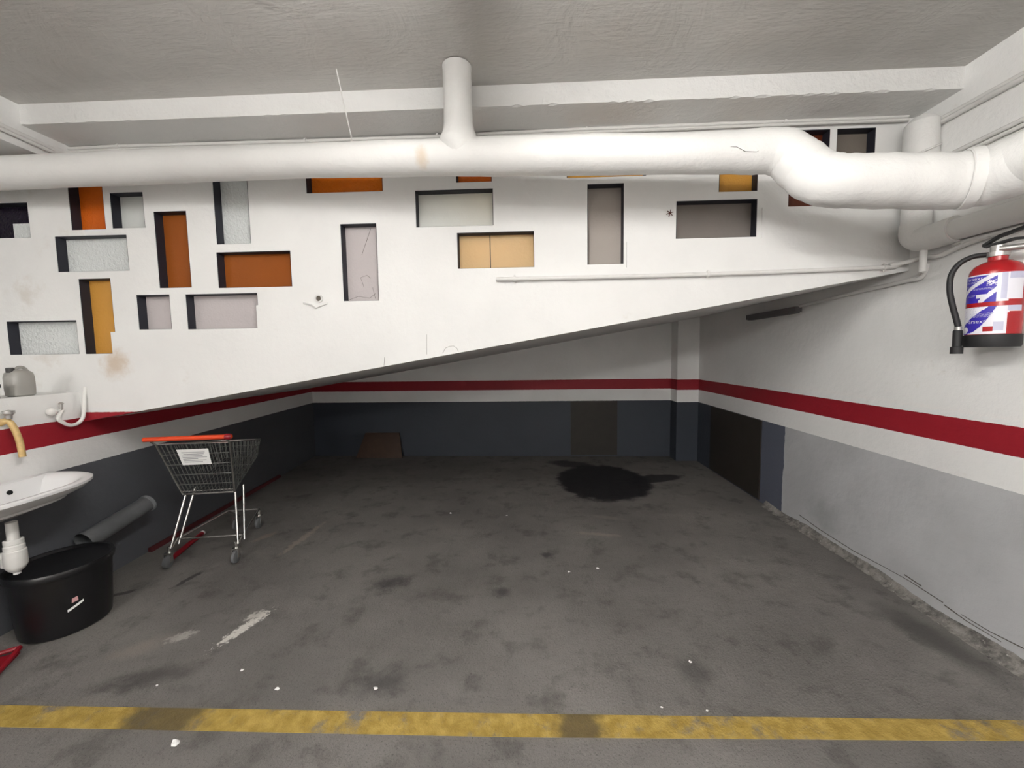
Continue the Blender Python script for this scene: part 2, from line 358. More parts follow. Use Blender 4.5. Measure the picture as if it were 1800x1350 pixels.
# ------------------------------------------------------------------ stair wall with its openings
dl, dr = on('W', 480, 680), on('W', 1356, 520)
MS = (dr.z-dl.z)/(dr.x-dl.x)
def zdiag(u): return dl.z+MS*(u-dl.x)
WINS = [  # name label, left, right, top, bottom (photo pixels at mid-edge), glass
 ('dark window at the far left with a sunlight patch made as a white corner pane', -45, 51, 357, 419, 'dark'),
 ('tall orange window left of a small white one, cut by the big pipe', 119, 180, 263, 404, 'orange'),
 ('small frosted white window between an orange and a brown one', 195, 253, 338, 401, 'white'),
 ('wide hammered white window under the tall orange one', 99, 225, 414, 477, 'whitetex'),
 ('tall brown window left of the tall hammered white one', 275, 332, 371, 506, 'brown'),
 ('tall hammered white window reaching up behind the big pipe', 376, 437, 290, 429, 'whitetex'),
 ('wide brown window below the tall hammered white one', 382, 512, 442, 505, 'brown'),
 ('tall amber window at the lower left beside a hammered white one', 144, 200, 489.5, 622, 'amber'),
 ('wide hammered white window lowest on the left', 14, 137, 564, 623, 'whitetex'),
 ('small frosted square window below the tall brown one', 242, 300, 518, 579, 'mauve'),
 ('wide frosted mauve window beside the small square one', 328, 454, 516, 578, 'mauve'),
 ('sparkling orange window half hidden behind the big pipe', 537, 672, 280, 338, 'orangetex'),
 ('tall cracked frosted window right of a round hole in the wall', 601, 664, 393, 529, 'mauve'),
 ('wide bright white window just left of the pipe branch', 730.5, 867, 333, 398, 'white'),
 ('wide amber window lit from behind by a lamp', 804, 939, 407.5, 471, 'lit'),
 ('sliver of an orange window under the pipe branch', 801, 864, 262, 320, 'orange'),
 ('tall frosted grey window right of the lit amber one', 1032.5, 1096.5, 322.7, 464.5, 'grey'),
 ('thin sliver of an amber window along the underside of the pipe', 996, 1136, 252, 311, 'amber'),
 ('wide grey window with a dark bar showing through', 1188.5, 1330.5, 351.5, 418, 'dim'),
 ('dark amber window hidden by the pipe above the wide grey one', 1264.5, 1333, 245, 336.5, 'amber'),
 ('tall dark red window behind the pipe bend', 1388, 1457, 217, 363, 'deep'),
 ('tall smoked window right of the dark red one', 1469, 1537, 216, 362, 'smoke')]
holes = []
for lab, a, b, t, bt, g in WINS:
    ym, xm = (t+bt)/2, (a+b)/2
    holes.append((on('W', a, ym).x, on('W', b, ym).x, on('W', xm, bt).z, min(on('W', xm, t).z, 2.80), lab, g))
TH, RD = .13, .058
ztop = ZC
U0, U1 = -5.9, XR
def columns(breaks, solid):   # solid(u_mid)-> list of (zlo or None for diagonal, zhi)
    return
mbw = MB()
br = sorted(set([U0, U1] + [h[0] for h in holes] + [h[1] for h in holes]))
zbr = sorted(set([ztop, 2.80] + [h[2] for h in holes] + [h[3] for h in holes]))
for i in range(len(br)-1):
    a, b = br[i], br[i+1]; mid = (a+b)/2
    hs = sorted([(h[2], h[3]) for h in holes if h[0] < mid < h[1]])
    merged = []
    for z0, z1 in hs:
        if merged and z0 <= merged[-1][1]: merged[-1] = (merged[-1][0], max(z1, merged[-1][1]))
        else: merged.append((z0, z1))
    lo = None; segs = []
    for z0, z1 in merged: segs.append((lo, z0)); lo = z1
    segs.append((lo, ztop))
    for z0, z1 in segs:
        za, zb = (zdiag(a), zdiag(b)) if z0 is None else (z0, z0)
        for d, flip in ((0, 0), (TH, 1)):
            q = [Wp(a, za, d), Wp(b, zb, d), Wp(b, z1, d), Wp(a, z1, d)]
            mbw.face(q[::-1] if flip else q)
for u0, u1, z0, z1, lab, g in holes:
    for A, B in (((u0, z0), (u0, z1)), ((u0, z1), (u1, z1)), ((u1, z1), (u1, z0)), ((u1, z0), (u0, z0))):
        mbw.face([Wp(*A, 0), Wp(*B, 0), Wp(*B, TH), Wp(*A, TH)])
mbw.face([Wp(U0, zdiag(U0), 0), Wp(U0, zdiag(U0), TH), Wp(U1, zdiag(U1), TH), Wp(U1, zdiag(U1), 0)])
wall_stair = struct(mbw.build('wall_stair', M['stair_wall']))
# stepped proud stringer below the windows
steps_px = [(-200, 626), (200, 623, 584), (454, 579, 537), (606, 532, 531), (667, 528, 481), (1101, 466, 426), (1338, 416, 366), (1592, 362)]
poly = []
top = [(U0, on('W', 100, 624.5).z)]
for q in steps_px[1:-1]:
    u = on('W', q[0], (q[1]+q[2])/2).x; top += [(u, None, on('W', q[0], q[1]).z, on('W', q[0], q[2]).z)]
lv = [top[0][1]] + [t[3] for t in top[1:]]; ub = [U0] + [t[0] for t in top[1:]] + [U1]
mbs = MB(); PR = .013
for i in range(len(lv)):
    a, b, z = ub[i], ub[i+1], lv[i]
    q = [Wp(a, zdiag(a), -PR), Wp(b, zdiag(b), -PR), Wp(b, z, -PR), Wp(a, z, -PR)]
    mbs.face(q); mbs.face([Wp(a, z, -PR), Wp(b, z, -PR), Wp(b, z, .001), Wp(a, z, .001)])
    if i: mbs.face([Wp(a, lv[i-1], .001), Wp(a, lv[i-1], -PR), Wp(a, z, -PR), Wp(a, z, .001)])
mbs.face([Wp(U0, zdiag(U0), .001), Wp(U0, zdiag(U0), -PR), Wp(U1, zdiag(U1), -PR), Wp(U1, zdiag(U1), .001)])
mbs.build('stepped_stringer', M['stair_wall'], wall_stair)
# soffit slab behind
mb = MB()
mb.hexa([Wp(U0, zdiag(U0)+.001, .02), Wp(U1, zdiag(U1)+.001, .02), V((U1, YB+.05, zdiag(U1)+.001)), V((U0, YB+.15, zdiag(U0)+.001)),
         Wp(U0, zdiag(U0)+.1, .02), Wp(U1, zdiag(U1)+.1, .02), V((U1, YB+.05, zdiag(U1)+.1)), V((U0, YB+.15, zdiag(U0)+.1))])
struct(mb.build('ceiling_soffit', M['wall']))['label'] = 'sloping underside of the stairs'
mb = MB(); mb.box((-5.9, 3.75, .9), (XR, 3.85, ZC)); 
mb = MB(); mb.prism([(U0, 3.75, zdiag(U0)+.1), (U1, 3.75, zdiag(U1)+.1), (U1, 3.75, ZC), (U0, 3.75, ZC)], (0, .1, 0)); struct(mb.build('wall_stairwell', M['wall']))
# windows
for i, (u0, u1, z0, z1, lab, g) in enumerate(holes):
    e = struct(empty('window_%d' % (i+1), Wp((u0+u1)/2, z0, 0))); e['label'] = lab
    o = e.location.copy(); t = .004
    f = MB()
    for A, B in (((u0, z0), (u0+t, z1)), ((u1-t, z0), (u1, z1)), ((u0+t, z1-t), (u1-t, z1)), ((u0+t, z0), (u1-t, z0+.0015))):
        c = [Wp(A[0], A[1], .002), Wp(B[0], A[1], .002), Wp(B[0], A[1], TH-.01), Wp(A[0], A[1], TH-.01)]
        f.hexa([p-o for p in c] + [p-o+V((0, 0, B[1]-A[1])) for p in c])
    f.build('frame', M['navy'], e)
    def pane(a, b, c, d, mat, nm='pane', dd=RD, th=.005):
        q = MB(); k = [Wp(a, c, dd), Wp(b, c, dd), Wp(b, c, dd+th), Wp(a, c, dd+th)]
        q.hexa([p-o for p in k] + [p-o+V((0, 0, d-c)) for p in k]); return q.build(nm, mat, e)
    if i == 0:
        us_, zs_ = hit(24, 405, PL['W'][0], YW+RD).x, hit(38, 393, PL['W'][0], YW+RD).z
        pane(u0+t, u1-t, zs_, z1-t, G[g]); pane(u0+t, us_, z0, zs_, G[g]); pane(us_, u1-t, z0, zs_, G['whitetex'])  # bright sunlight patch put in as a white corner pane
    elif i == 14:
        um = on('W', 860, 440).x
        pane(u0+t, um-.003, z0, z1-t, G[g]); pane(um+.003, u1-t, z0, z1-t, G[g]); pane(um-.003, um+.003, z0, z1-t, M['crack'], 'joint', RD-.001, .007)
    else: pane(u0+t, u1-t, z0, z1-t, G[g])
    if i == 18:
        q = MB(); zc = on('W', 1260, 380).z; q.tube([Wp(u0-.1, zc-.01, .10)-o, Wp(u1+.1, zc+.01, .10)-o], .022, 10); q.build('bar', M['black'], e)
    if i == 12:
        q = MB()
        for ln in ([(652, 401), (644, 425), (636, 448)], [(640, 505), (634, 488), (645, 484), (652, 489)], [(612, 528), (630, 521), (650, 524), (660, 516)], [(655, 505), (660, 525)]):
            q.tube([hit(x, y, PL['W'][0], YW+RD-.0005)-o for x, y in ln], .0011, 4)
        q.build('glass_crack', M['crack'], e)
# details on the stair wall
q = MB()
for ln in ([(778, 621), (783, 612), (790, 609), (797, 608), (803, 612), (806, 618)], [(675, 643), (676, 628)], [(750, 623), (750, 588)]):
    q.tube([hit(x, y, PL['W'][0], YW-PR-.0005) for x, y in ln], .0012, 4)
q.build('crack', M['crack'], wall_stair)
hc = on('W', 561, 525); q = MB(); q.lathe([(.017, .004), (.026, .004), (.026, -.01), (.017, -.01), (.017, .004)], hc, 20, axis=(0, 1, 0)); sl = q.build('pipe_sleeve', M['conduit'], wall_stair, True)
q = MB(); q.lathe([(0, 0), (.018, 0)], hc+V((0, -.002, 0)), 20, axis=(0, -1, 0)); q.build('sleeve_hole', M['crack'], wall_stair)
q = MB(); q.tube([on('W', 536, 533)+V((0, -.014, 0)), on('W', 552, 536)+V((0, -.02, 0)), on('W', 559, 541)+V((0, -.022, 0)), on('W', 568, 537)+V((0, -.02, 0)), on('W', 578, 533)+V((0, -.014, 0))], .007, 6); q.build('mortar_lip', M['stair_wall'], wall_stair, True)
# under-stair details: board-like dark panels on the walls
a, b = on('R', 1251, 718), on('R', 1340, 740)
mb = MB(); mb.box((XR-.012, b.y, .02), (XR+.005, a.y, ZG-.004)); mb.build('panel', M['brownpanel'], wall_right)['label'] = 'dark brown panel flush on the right wall under the stairs'
a, b = on('B', 1003, 750), on('B', 1085, 750)
mb = MB(); mb.box((a.x, a.y-.012, .02), (b.x, a.y+.03, ZG-.004)); mb.build('panel', M['brownpanel'], wall_back)['label'] = 'dark brown panel low on the back wall'
# cement fillet along the foot of the right wall
mb = MB(); random.seed(11); n = 120; rows = []
for i in range(n+1):
    y = .2+(3.75-.2)*i/n; h = .05+.014*math.sin(i*.21)*math.sin(i*.07)+random.uniform(-.003, .003); wd = .028+.008*math.sin(i*.13)+random.uniform(-.003, .003)
    rows.append([V((XR-.002, y, h)), V((XR-wd*.35-.004, y, h*.7+random.uniform(-.003, .003))), V((XR-wd, y, h*.28+random.uniform(-.002, .002))), V((XR-wd*1.9, y, .002))])
for i in range(n):
    for k in range(3): mb.face([rows[i][k], rows[i+1][k], rows[i+1][k+1], rows[i][k+1]])
struct(mb.build('baseboard_right', M['cement'], None, True))
q = MB()
for ln in ([(1405, 905), (1440, 930), (1500, 968), (1551, 995), (1600, 1022), (1658, 1059)], [(1590, 1010), (1620, 1030)], [(1690, 1080), (1740, 1110), (1800, 1140)], [(1660, 1063), (1700, 1092), (1760, 1128)]):
    q.tube([on('R', x, y)+V((-.001, 0, 0)) for x, y in ln], .0024, 4, jit=.5)
q.build('wall_crack', M['crack'], wall_right)
q = MB(); p = [fl(310, 947), fl(377, 915), fl(427, 892), fl(476, 873), fl(520, 852)]
q = MB(); q.hexa([V((Lx(2.75)+.001, 2.75, 0)), V((Lx(2.75)+.035, 2.75, 0)), V((Lx(4.6)+.035, 4.6, 0)), V((Lx(4.6)+.001, 4.6, 0)), V((Lx(2.75)+.001, 2.75, .03)), V((Lx(2.75)+.02, 2.75, .03)), V((Lx(4.6)+.02, 4.6, .03)), V((Lx(4.6)+.001, 4.6, .03))])
struct(q.build('baseboard_left', plain('dark_red_paint', (.075, .008, .010), .7, var=.4, scale=14)))['label'] = 'dark red skirting along the left wall under the stairs'
# ================================================================== LAMPS of the garage
em = NT('lit_tube'); em.col((.9, .9, .9)); em.set(Emission_Color=(1, .98, .95, 1), Emission_Strength=LAMP_STRENGTH)
em2 = NT('lit_tube_far'); em2.col((.9, .9, .9)); em2.set(Emission_Color=(1, .98, .95, 1), Emission_Strength=LAMP_STRENGTH_FAR)
em3 = NT('lit_tube_left'); em3.col((.9, .9, .9)); em3.set(Emission_Color=(1, .98, .95, 1), Emission_Strength=LAMP_STRENGTH_LEFT)
em4 = NT('lit_tube_deep'); em4.col((.9, .9, .9)); em4.set(Emission_Color=(1, .98, .95, 1), Emission_Strength=LAMP_STRENGTH_DEEP)
def lamp(x, y0, y1, mat, label, drop=0.0):
    e = empty('ceiling_lamp', (x, (y0+y1)/2, ZC-drop)); hl = (y1-y0)/2
    if drop:
        for k in (-1, 1):
            r = MB(); r.tube([(0, k*hl*.7, 0), (0, k*hl*.7, drop)], .005, 8); r.build('rod', M['conduit'], e)
    b = MB(); b.prism([(-.04, -hl, -.001), (.04, -hl, -.001), (.055, -hl, -.05), (-.055, -hl, -.05)], (0, 2*hl, 0)); b.build('housing', M['conduit'], e)
    for s in (-1, 1):
        t = MB(); t.tube([(s*.045, -hl+.03, -.075), (s*.045, hl-.03, -.075)], .014, 12); t.build('tube', mat, e, True)
        for k in (-1, 1):
            c = MB(); c.box((s*.045-.015, k*(hl-.015)-.012, -.095), (s*.045+.015, k*(hl-.015)+.012, -.045)); c.build('holder', M['whiteplastic'], e)
    tag(e, label, 'lamp')
lamp(-.22, -.2, 1.3, em.mat, 'twin tube ceiling lamp above the parking bay, just overhead of the viewer', .175)
lamp(-4.3, -1.5, 0, em3.mat, 'twin tube ceiling lamp beyond the low left wall')
lamp(-1.3, -3.3, -1.8, em2.mat, 'twin tube ceiling lamp a few steps behind the viewer')
lamp(-2.6, -7.8, -6.3, em4.mat, 'twin tube lamp deep in the garage standing in for many, left of a pair')
lamp(-1.2, -7.8, -6.3, em4.mat, 'twin tube lamp deep in the garage standing in for many, right of a pair')
# stairwell lamp behind the amber pane
g0 = hit(882, 404, PL['W'][0], YW+.42); e = empty('stair_lamp', (g0.x, g0.y, ZC)); tag(e, 'small warm pendant globe hanging in the stairwell behind the amber window', 'lamp')
wm = NT('warm_globe'); wm.col((.9, .8, .6)); wm.set(Emission_Color=(1, .70, .32, 1), Emission_Strength=22)
b = MB(); b.tube([(0, 0, 0), (0, 0, g0.z-ZC+.07)], .004, 8); b.build('cord', M['cable'], e)
b = MB(); b.lathe([(0, -.07), (.03, -.063), (.055, -.042), (.068, -.012), (.066, .018), (.05, .046), (.025, .064), (.02, .075), (0, .075)], (0, 0, g0.z-ZC), 20); b.build('globe', wm.mat, e, True)
sm = NT('stair_fill_glow'); sm.col((.9, .9, .9)); sm.set(Emission_Color=(1, .95, .88, 1), Emission_Strength=9)  # unseen stairwell light, added to lift the panes from behind
e = empty('stairwell_fill_light', (-.6, 3.25, ZC)); tag(e, 'unseen round fill light added in the stairwell to lift the coloured windows', 'lamp')
b = MB(); b.lathe([(0, 0), (.22, 0), (.22, -.03), (.2, -.035)], (0, 0, -.001), 28); b.build('rim', M['whiteplastic'], e, True)
b = MB(); b.lathe([(.2, -.034), (.16, -.06), (.08, -.075), (0, -.08)], (0, 0, 0), 28); b.build('diffuser', sm.mat, e, True)
# ================================================================== PIPES
def pipe_pts(rows):   # (x, top, bottom, Y)
    out = []
    for x, t, b2, Y in rows:
        A, B = atY(x, t, Y), atY(x, b2, Y); c = (A+B)/2; out.append((c.x, c.y, c.z, (A-B).length/2))
    return out
rows = pipe_pts([(0, 278, 332, 2.16), (240, 266, 323, 2.16), (480, 257, 313, 2.13), (740, 248, 308, 2.08), (940, 241, 307, 2.05), (1200, 236, 304, 2.02), (1310, 231, 304, 2.0)])
lead = [(rows[0][0]-1.2, 2.17, rows[0][2]+.01, rows[0][3])]
bend = []
for x, y, Y, r in ((1372, 268, 1.97, .100), (1408, 291, 1.93, .104), (1432, 309, 1.89, .106), (1465, 318, 1.85, .108), (1510, 319, 1.83, .109), (1600, 319, 1.81, .110), (1672, 319, 1.79, .111)):
    c = atY(x, y, Y); bend.append((c.x, c.y, c.z, r))
end = [(bend[-1][0]+.09, bend[-1][1]-.05, bend[-1][2]-.003, .111)]
for x, y, X in ((1738, 310, 1.885), (1800, 287, 1.91), (1870, 255, 1.915)):
    c = atX(x, y, X); end.append((c.x, c.y, c.z, .111))
end.append((1.915, -1.5, end[-1][2]-.02, .111))
path = smooth_path(lead+rows+bend+end, 8)
drain = empty('drain_pipe', V(rows[0][:3])); tag(drain, 'thick white plastered drain pipe crossing under the ceiling beam', 'pipe')
O = V(rows[0][:3])
random.seed(5)
mb = MB(); mb.tube([V(p[:3])-O for p in path], [p[3]*(1+.012*math.sin(i*.9)+random.uniform(-.008, .008)) for i, p in enumerate(path)], 28); mb.build('run', M['pipe'], drain, True)
t0 = atY(808, 276, 2.066); t1 = atY(803, 118, 2.04); t1.z = ZC
mb = MB(); hgt = ZC-t0.z; prof = []
stub = []
for k, (f_, r) in enumerate(((0, .085), (.13, .104), (.19, .1), (.24, .09), (.30, .080), (.38, .075), (.55, .073), (.8, .072), (.95, .072), (1.0, .074))):
    stub.append((t0.lerp(t1, f_)-O, r))
mb.tube([s[0] for s in stub], [s[1] for s in stub], 24); mb.build('branch', M['pipe'], drain, True)
c = V(bend[-1][:3]); mb = MB(); d = (V(end[0][:3])-c).normalized()
mb.lathe([(.112, -.02), (.119, -.018), (.119, .018), (.112, .02)], c+d*.05-O, 28, axis=d); mb.build('joint_collar', M['pipe'], drain, True)
q = MB(); ln = [(1222, 262), (1240, 256), (1256, 255), (1275, 258), (1295, 258), (1310, 266), (1330, 267), (1345, 258), (1362, 248)]
pts = []
for x, y in ln:
    dv = (FWD*F_PX+RGT*(x-900)-UPV*(y-675)).normalized(); best = None
    for k in range(400):
        P = EYE+dv*(1.9+k*.004)
        if min((P-V(p[:3])).length-p[3] for p in path[30:]) < .0015: best = P; break
    if best: pts.append(best-O)
if len(pts) > 3: q.tube(pts, .0012, 4); q.build('crack', M['grime'], drain)
# small conduits
def conduit(name, label, pts, r, clips=(), twin=0, cat='conduit', mat='conduit', off=(0, 0, .02)):
    e = empty(name, pts[0]); o = V(pts[0])
    mb = MB(); mb.tube([V(p)-o for p in pts], r, 10); mb.build('tube', M[mat], e, True)
    if twin: mb = MB(); mb.tube([V(p)-o+V(off) for p in pts], r*.8, 10); mb.build('tube', M[mat], e, True)
    for c, d in clips:
        mb = MB(); mb.lathe([(r*1.05, -.006), (r*1.5, -.006), (r*1.5, .006), (r*1.05, .006)], V(c)-o, 14, axis=d); mb.tube([V(c)-o+V((0, 0, -r*1.9)), V(c)-o+V((0, 0, r*1.9))], .004, 6); mb.build('clip', M[mat], e, True)
    return tag(e, label, cat)
cx = [(96, 264), (215, 258), (540, 249), (770, 241), (1030, 228), (1375, 214), (1590, 206)]
pts = [on('W', x, y)+V((0, -.02, -.008)) for x, y in cx]
conduit('beam_conduit', 'long thin painted conduit tucked under the ceiling beam', pts, .011, [(pts[i], (1, 0, 0)) for i in (1, 2, 3, 4, 5)], 1, off=(0, -.004, -.021))
pts = [on('W', 885, 491)+V((0, -.016, 0))] + [on('W', x, y)+V((0, -.032, 0)) for x, y in ((905, 492), (1240, 484), (1545, 472))] 
pts += [V((XR-.13, YW+.0, pts[-1].z+.012)), V((XR-.06, YW-.02, pts[-1].z+.02)), V((XR-.025, YW-.10, pts[-1].z+.03))]
wr = [on('R', 1660, 449), on('R', 1700, 431), on('R', 1760, 410), on('R', 1800, 400)]
pts += [p+V((-.022, 0, 0)) for p in wr] + [V((XR-.022, -1.5, wr[-1].z))]
conduit('wall_conduit', 'thin white conduit across the stair wall bending onto the right wall', [V(p) for p in smooth_path(pts, 5)], .0125, [(pts[1], (1, 0, 0)), (pts[2], (1, 0, 0)), (pts[3], (1, 0, 0))])
pts = [on('R', 1660, 214)+V((-.014, 0, 0)), on('R', 1800, 139)+V((-.014, 0, 0))]; pts.append(V((XR-.014, -1.5, pts[1].z)))
conduit('upper_wall_conduit', 'upper painted conduit high on the right wall', pts, .013, (), 1)
pts = [on('R', 1678, 270)+V((-.014, 0, 0)), on('R', 1800, 212)+V((-.014, 0, 0))]; pts.append(V((XR-.014, -1.5, pts[1].z)))
conduit('lower_wall_conduit', 'middle painted conduit on the right wall just above the big pipe', pts, .012, (), 1, off=(0, 0, -.024))
pts = [V((-2.872, -1.5, 0)), atX(0, 219, -2.872), atX(93, 262, -2.872)]; pts[0].z = pts[1].z
conduit('left_beam_conduit', 'painted conduit along the face of the left ceiling beam', pts, .013, (), 1, off=(.004, 0, -.022))
pts = [on('R', 1625, 487), on('R', 1600, 493), on('R', 1570, 500), on('R', 1500, 516), on('R', 1410, 538)]
pts = [p+V((-.016, 0, 0)) for p in pts]
conduit('understair_conduit', 'dim conduit on the right wall following the underside of the stairs', [V(p) for p in smooth_path([on('R', 1640, 462)+V((-.03, 0, 0))]+pts, 4)], .013, ())
a, b = on('R', 1410, 541), on('R', 1322, 556)
mb = MB(); mb.box((XR-.06, a.y, a.z-.035), (XR-.001, b.y, a.z+.012)); mb.box((XR-.055, a.y+.02, a.z-.042), (XR-.005, b.y-.02, a.z-.035)); tag(mb.build('shading_block', M['dimshade']), 'long dark block for dim shading on the right wall close under the stairs', 'box')  # dim shading under the stairs, built as a dark grey block
# corner downpipe
cp = V((XR-.07, YW-.075, 0)); e = empty('corner_downpipe', cp+V((0, 0, 2.0))); o = e.location.copy(); tag(e, 'white downpipe standing in the corner where stair wall meets right wall', 'pipe')
zt = atY(1630, 207, cp.y).z; ze = atY(1625, 412, cp.y).z
mb = MB(); mb.tube([V((cp.x, cp.y, zt))-o, V((cp.x, cp.y, zt-.03))-o, V((cp.x, cp.y, 2.55))-o, V((cp.x, cp.y, 2.3))-o, V((cp.x, cp.y, ze+.04))-o], [.045, .072, .076, .064, .064], 20); mb.build('riser', M['pipe'], e, True)
zz = atY(1625, 410, cp.y).z
ep = smooth_path([V((cp.x, cp.y, ze+.06)), V((cp.x, cp.y, ze)), V((cp.x+.004, cp.y-.03, ze-.03)), V((cp.x+.012, cp.y-.09, ze-.035)), V((cp.x+.02, cp.y-.2, ze-.03))], 5)
mb = MB(); mb.tube([V(p)-o for p in ep], .068, 18); mb.build('elbow', M['pipe'], e, True)
pA = V((cp.x+.02, cp.y-.16, ze-.032)); pB = atX(1800, 368, XR-.065); pC = V((XR-.065, -1.5, pB.z+.01))
mb = MB(); mb.tube([pA-o, pB-o, pC-o], .055, 18); mb.build('wall_run', M['pipe'], e, True)
mb = MB(); sp = [V((cp.x-.08, cp.y-.03, 2.56)), V((cp.x-.02, cp.y-.085, 2.58)), V((cp.x+.05, cp.y-.06, 2.61)), V((cp.x+.08, cp.y, 2.62))]; mb.tube([p-o for p in sp], .006, 6); mb.build('strap', M['conduit'], e, True)
mb = MB(); mb.tube([V((cp.x+.005, cp.y-.05, ze-.09))-o, V((cp.x+.005, cp.y-.05, ze-.22))-o], .017, 10); mb.build('outlet', M['conduit'], e, True)
# hanging wire
a, b = fl(591, 121, ZC), atY(619, 248, 2.165)
e = empty('hanging_wire', a); tag(e, 'thin wire slanting from the ceiling down to the conduit', 'wire')
mb = MB(); mb.tube([V((0, 0, 0)), b-a], .0032, 6); mb.build('strand', M['conduit'], e); mb = MB(); mb.tube([b-a+V((.012, 0, -.012)), b-a+V((-.012, 0, -.012)), b-a+V((0, 0, .012))], .004, 6); mb.build('hook', M['conduit'], e)
# red-brown insect
a = on('W', 1177, 375)+V((0, -.004, 0)); e = MB(); 
for k in range(6):
    t = k*math.pi/3+.3; e.tube([a, a+V((math.cos(t)*.012, -.005, math.sin(t)*.012)), a+V((math.cos(t)*.021, .003, math.sin(t)*.021))], .0022, 5)
e.lathe([(0, -.006), (.006, -.002), (.006, .003), (0, .006)], a, 8, axis=(0, 1, 0)); tag(e.build('insect', plain('insect_brown', (.09, .02, .015), .6)), 'small reddish brown insect on the stair wall', 'insect')
# ================================================================== FIRE EXTINGUISHER
EX = V((XR-.105, 0, 0)); c0 = atX(1742, 610, EX.x); EX.y = c0.y; z0 = c0.z; RAD = .086
ztp = atX(1750, 452, EX.x).z; Hh = ztp-z0
ext = empty('fire_extinguisher', (EX.x, EX.y, z0)); tag(ext, 'red fire extinguisher with blue and white label hung on the right wall', 'fire extinguisher')
zs = [0, .075, .80]
b = MB(); b.lathe([(0, .045*Hh), (RAD, .045*Hh), (RAD, .80*Hh), (RAD*.97, .85*Hh), (RAD*.82, .905*Hh), (RAD*.52, .945*Hh), (RAD*.36, .955*Hh), (RAD*.36, 1.0*Hh), (0, 1.0*Hh)], (0, 0, 0), 40); b.build('cylinder', M['extred'], ext, True)
b = MB(); b.lathe([(0, 0), (RAD*1.0, 0), (RAD*1.05, .012), (RAD*1.05, .135*Hh), (RAD*1.0, .14*Hh), (RAD*.9, .14*Hh)], (0, 0, 0), 40); b.build('base_cup', M['rubber'], ext, True)
CAMA = math.atan2(-EX.y, -EX.x)          # towards the viewer
def onlab(adeg, z, r): a = CAMA+math.radians(adeg); return V((math.cos(a)*r, math.sin(a)*r, z))
# (+adeg = to the right as seen) -> angle grows anticlockwise seen from above; viewer's right is +
LB0, LB1 = .145*Hh, .80*Hh
def labelcol(a, t):
    if .455 < t < .53: return 2
    if a > 26:
        if t > .9: return 3
        if t > .56: return 0
        if .53 <= t <= .56: return 2
        if .36 < t <= .455: return 3 if t > .38 else 0
        if a > 30 or t < .34: return 2
        return 0
    if a > 3 and t > .53: return 3 if 10 < a < 22 and t > .57 else 0
    if t >= .53:
        k = (a+80)/82; s1 = .66+.30*k**1.0
        if s1 < t < s1+.075: return 0
        k2 = (a+30)/32; s2 = .50+.19*k2
        if a > -34 and s2 < t < s2+.09: return 0
        if t > .975: return 0
        if a > -22 and .80 < t < .90 and abs((a+8)/10) < 1 and t < s1: return 0 if random.random() < .55 else 1
        if -40 < a < -14 and .60 < t < .67 and t < s2+.4: return 0
        return 1
    up = .14+.33*((a+78)/70)
    lowr = .02+.44*max(0, (a+55)/60)**2.0
    if t > up+.06: return 0 if random.random() > .12 else 3
    if t > up: return 0
    if t < lowr and a > -58: return 2 if (-20 < a < 0 and .04 < t < .13) else (3 if 0 < a < 20 and .05 < t < .2 else 0)
    if a > 5: return 0
    if ((a+70)/14)**2+((t-.07)/.06)**2 < 1: return 0
    return 1
random.seed(2); b = MB(); NA, NZ = 84, 96; A0, A1 = -105, 62
for i in range(NA):
    for j in range(NZ):
        a0, a1 = A0+(A1-A0)*i/NA, A0+(A1-A0)*(i+1)/NA; q0, q1 = LB0+(LB1-LB0)*j/NZ, LB0+(LB1-LB0)*(j+1)/NZ
        b.face([onlab(a0, q0, RAD+.0012), onlab(a1, q0, RAD+.0012), onlab(a1, q1, RAD+.0012), onlab(a0, q1, RAD+.0012)], labelcol((a0+a1)/2, (j+.5)/NZ))
lab = b.build('label', [M['label'], M['blue'], M['extred'], M['lilac']], ext, True); lab['label'] = 'blue and white printed label'
def bent_text(txt, a_left, a_right, t, hgt, mat):
    cu = bpy.data.curves.new('t', 'FONT'); cu.body = txt; cu.size = 1; ob = bpy.data.objects.new('t', cu); COL.objects.link(ob)
    dg = bpy.context.evaluated_depsgraph_get(); me = bpy.data.meshes.new_from_object(ob.evaluated_get(dg)); bpy.data.objects.remove(ob)
    xs = [v.co.x for v in me.vertices]; ys = [v.co.y for v in me.vertices]; x0, x1, y0, y1 = min(xs), max(xs), min(ys), max(ys)
    for v in me.vertices:
        fx = (v.co.x-x0)/(x1-x0); fy = (v.co.y-y0)/(y1-y0); v.co = onlab(a_left+(a_right-a_left)*fx, LB0+(LB1-LB0)*(t+hgt*fy), RAD+.0022)
    me.materials.append(mat); o = bpy.data.objects.new('lettering', me); COL.objects.link(o); o.parent = lab
bent_text('Parsext', -74, -26, .915, .05, M['label']); bent_text('Parsext', -62, -14, .185, .06, M['label'])
random.seed(4)
for (aa, ab, t) in ((-76, -34, .885), (-76, -38, .868), (-76, -46, .82), (-76, -58, .80), (-45, 0, .765), (-48, -4, .748), (-66, -40, .66), (-66, -42, .64), (-45, 2, .345), (-48, 0, .325), (-50, -2, .305), (-52, -4, .285), (12, 23, .80), (12, 23, .7), (30, 55, .93)):
    b = MB()
    for k in range(6):
        u, v2 = aa+(ab-aa)*k/6, aa+(ab-aa)*(k+.8)/6
        b.face([onlab(u, LB0+(LB1-LB0)*t, RAD+.002), onlab(v2, LB0+(LB1-LB0)*t, RAD+.002), onlab(v2, LB0+(LB1-LB0)*(t+.007), RAD+.002), onlab(u, LB0+(LB1-LB0)*(t+.007), RAD+.002)])
    b.build('print_line', M['lilac'], lab)
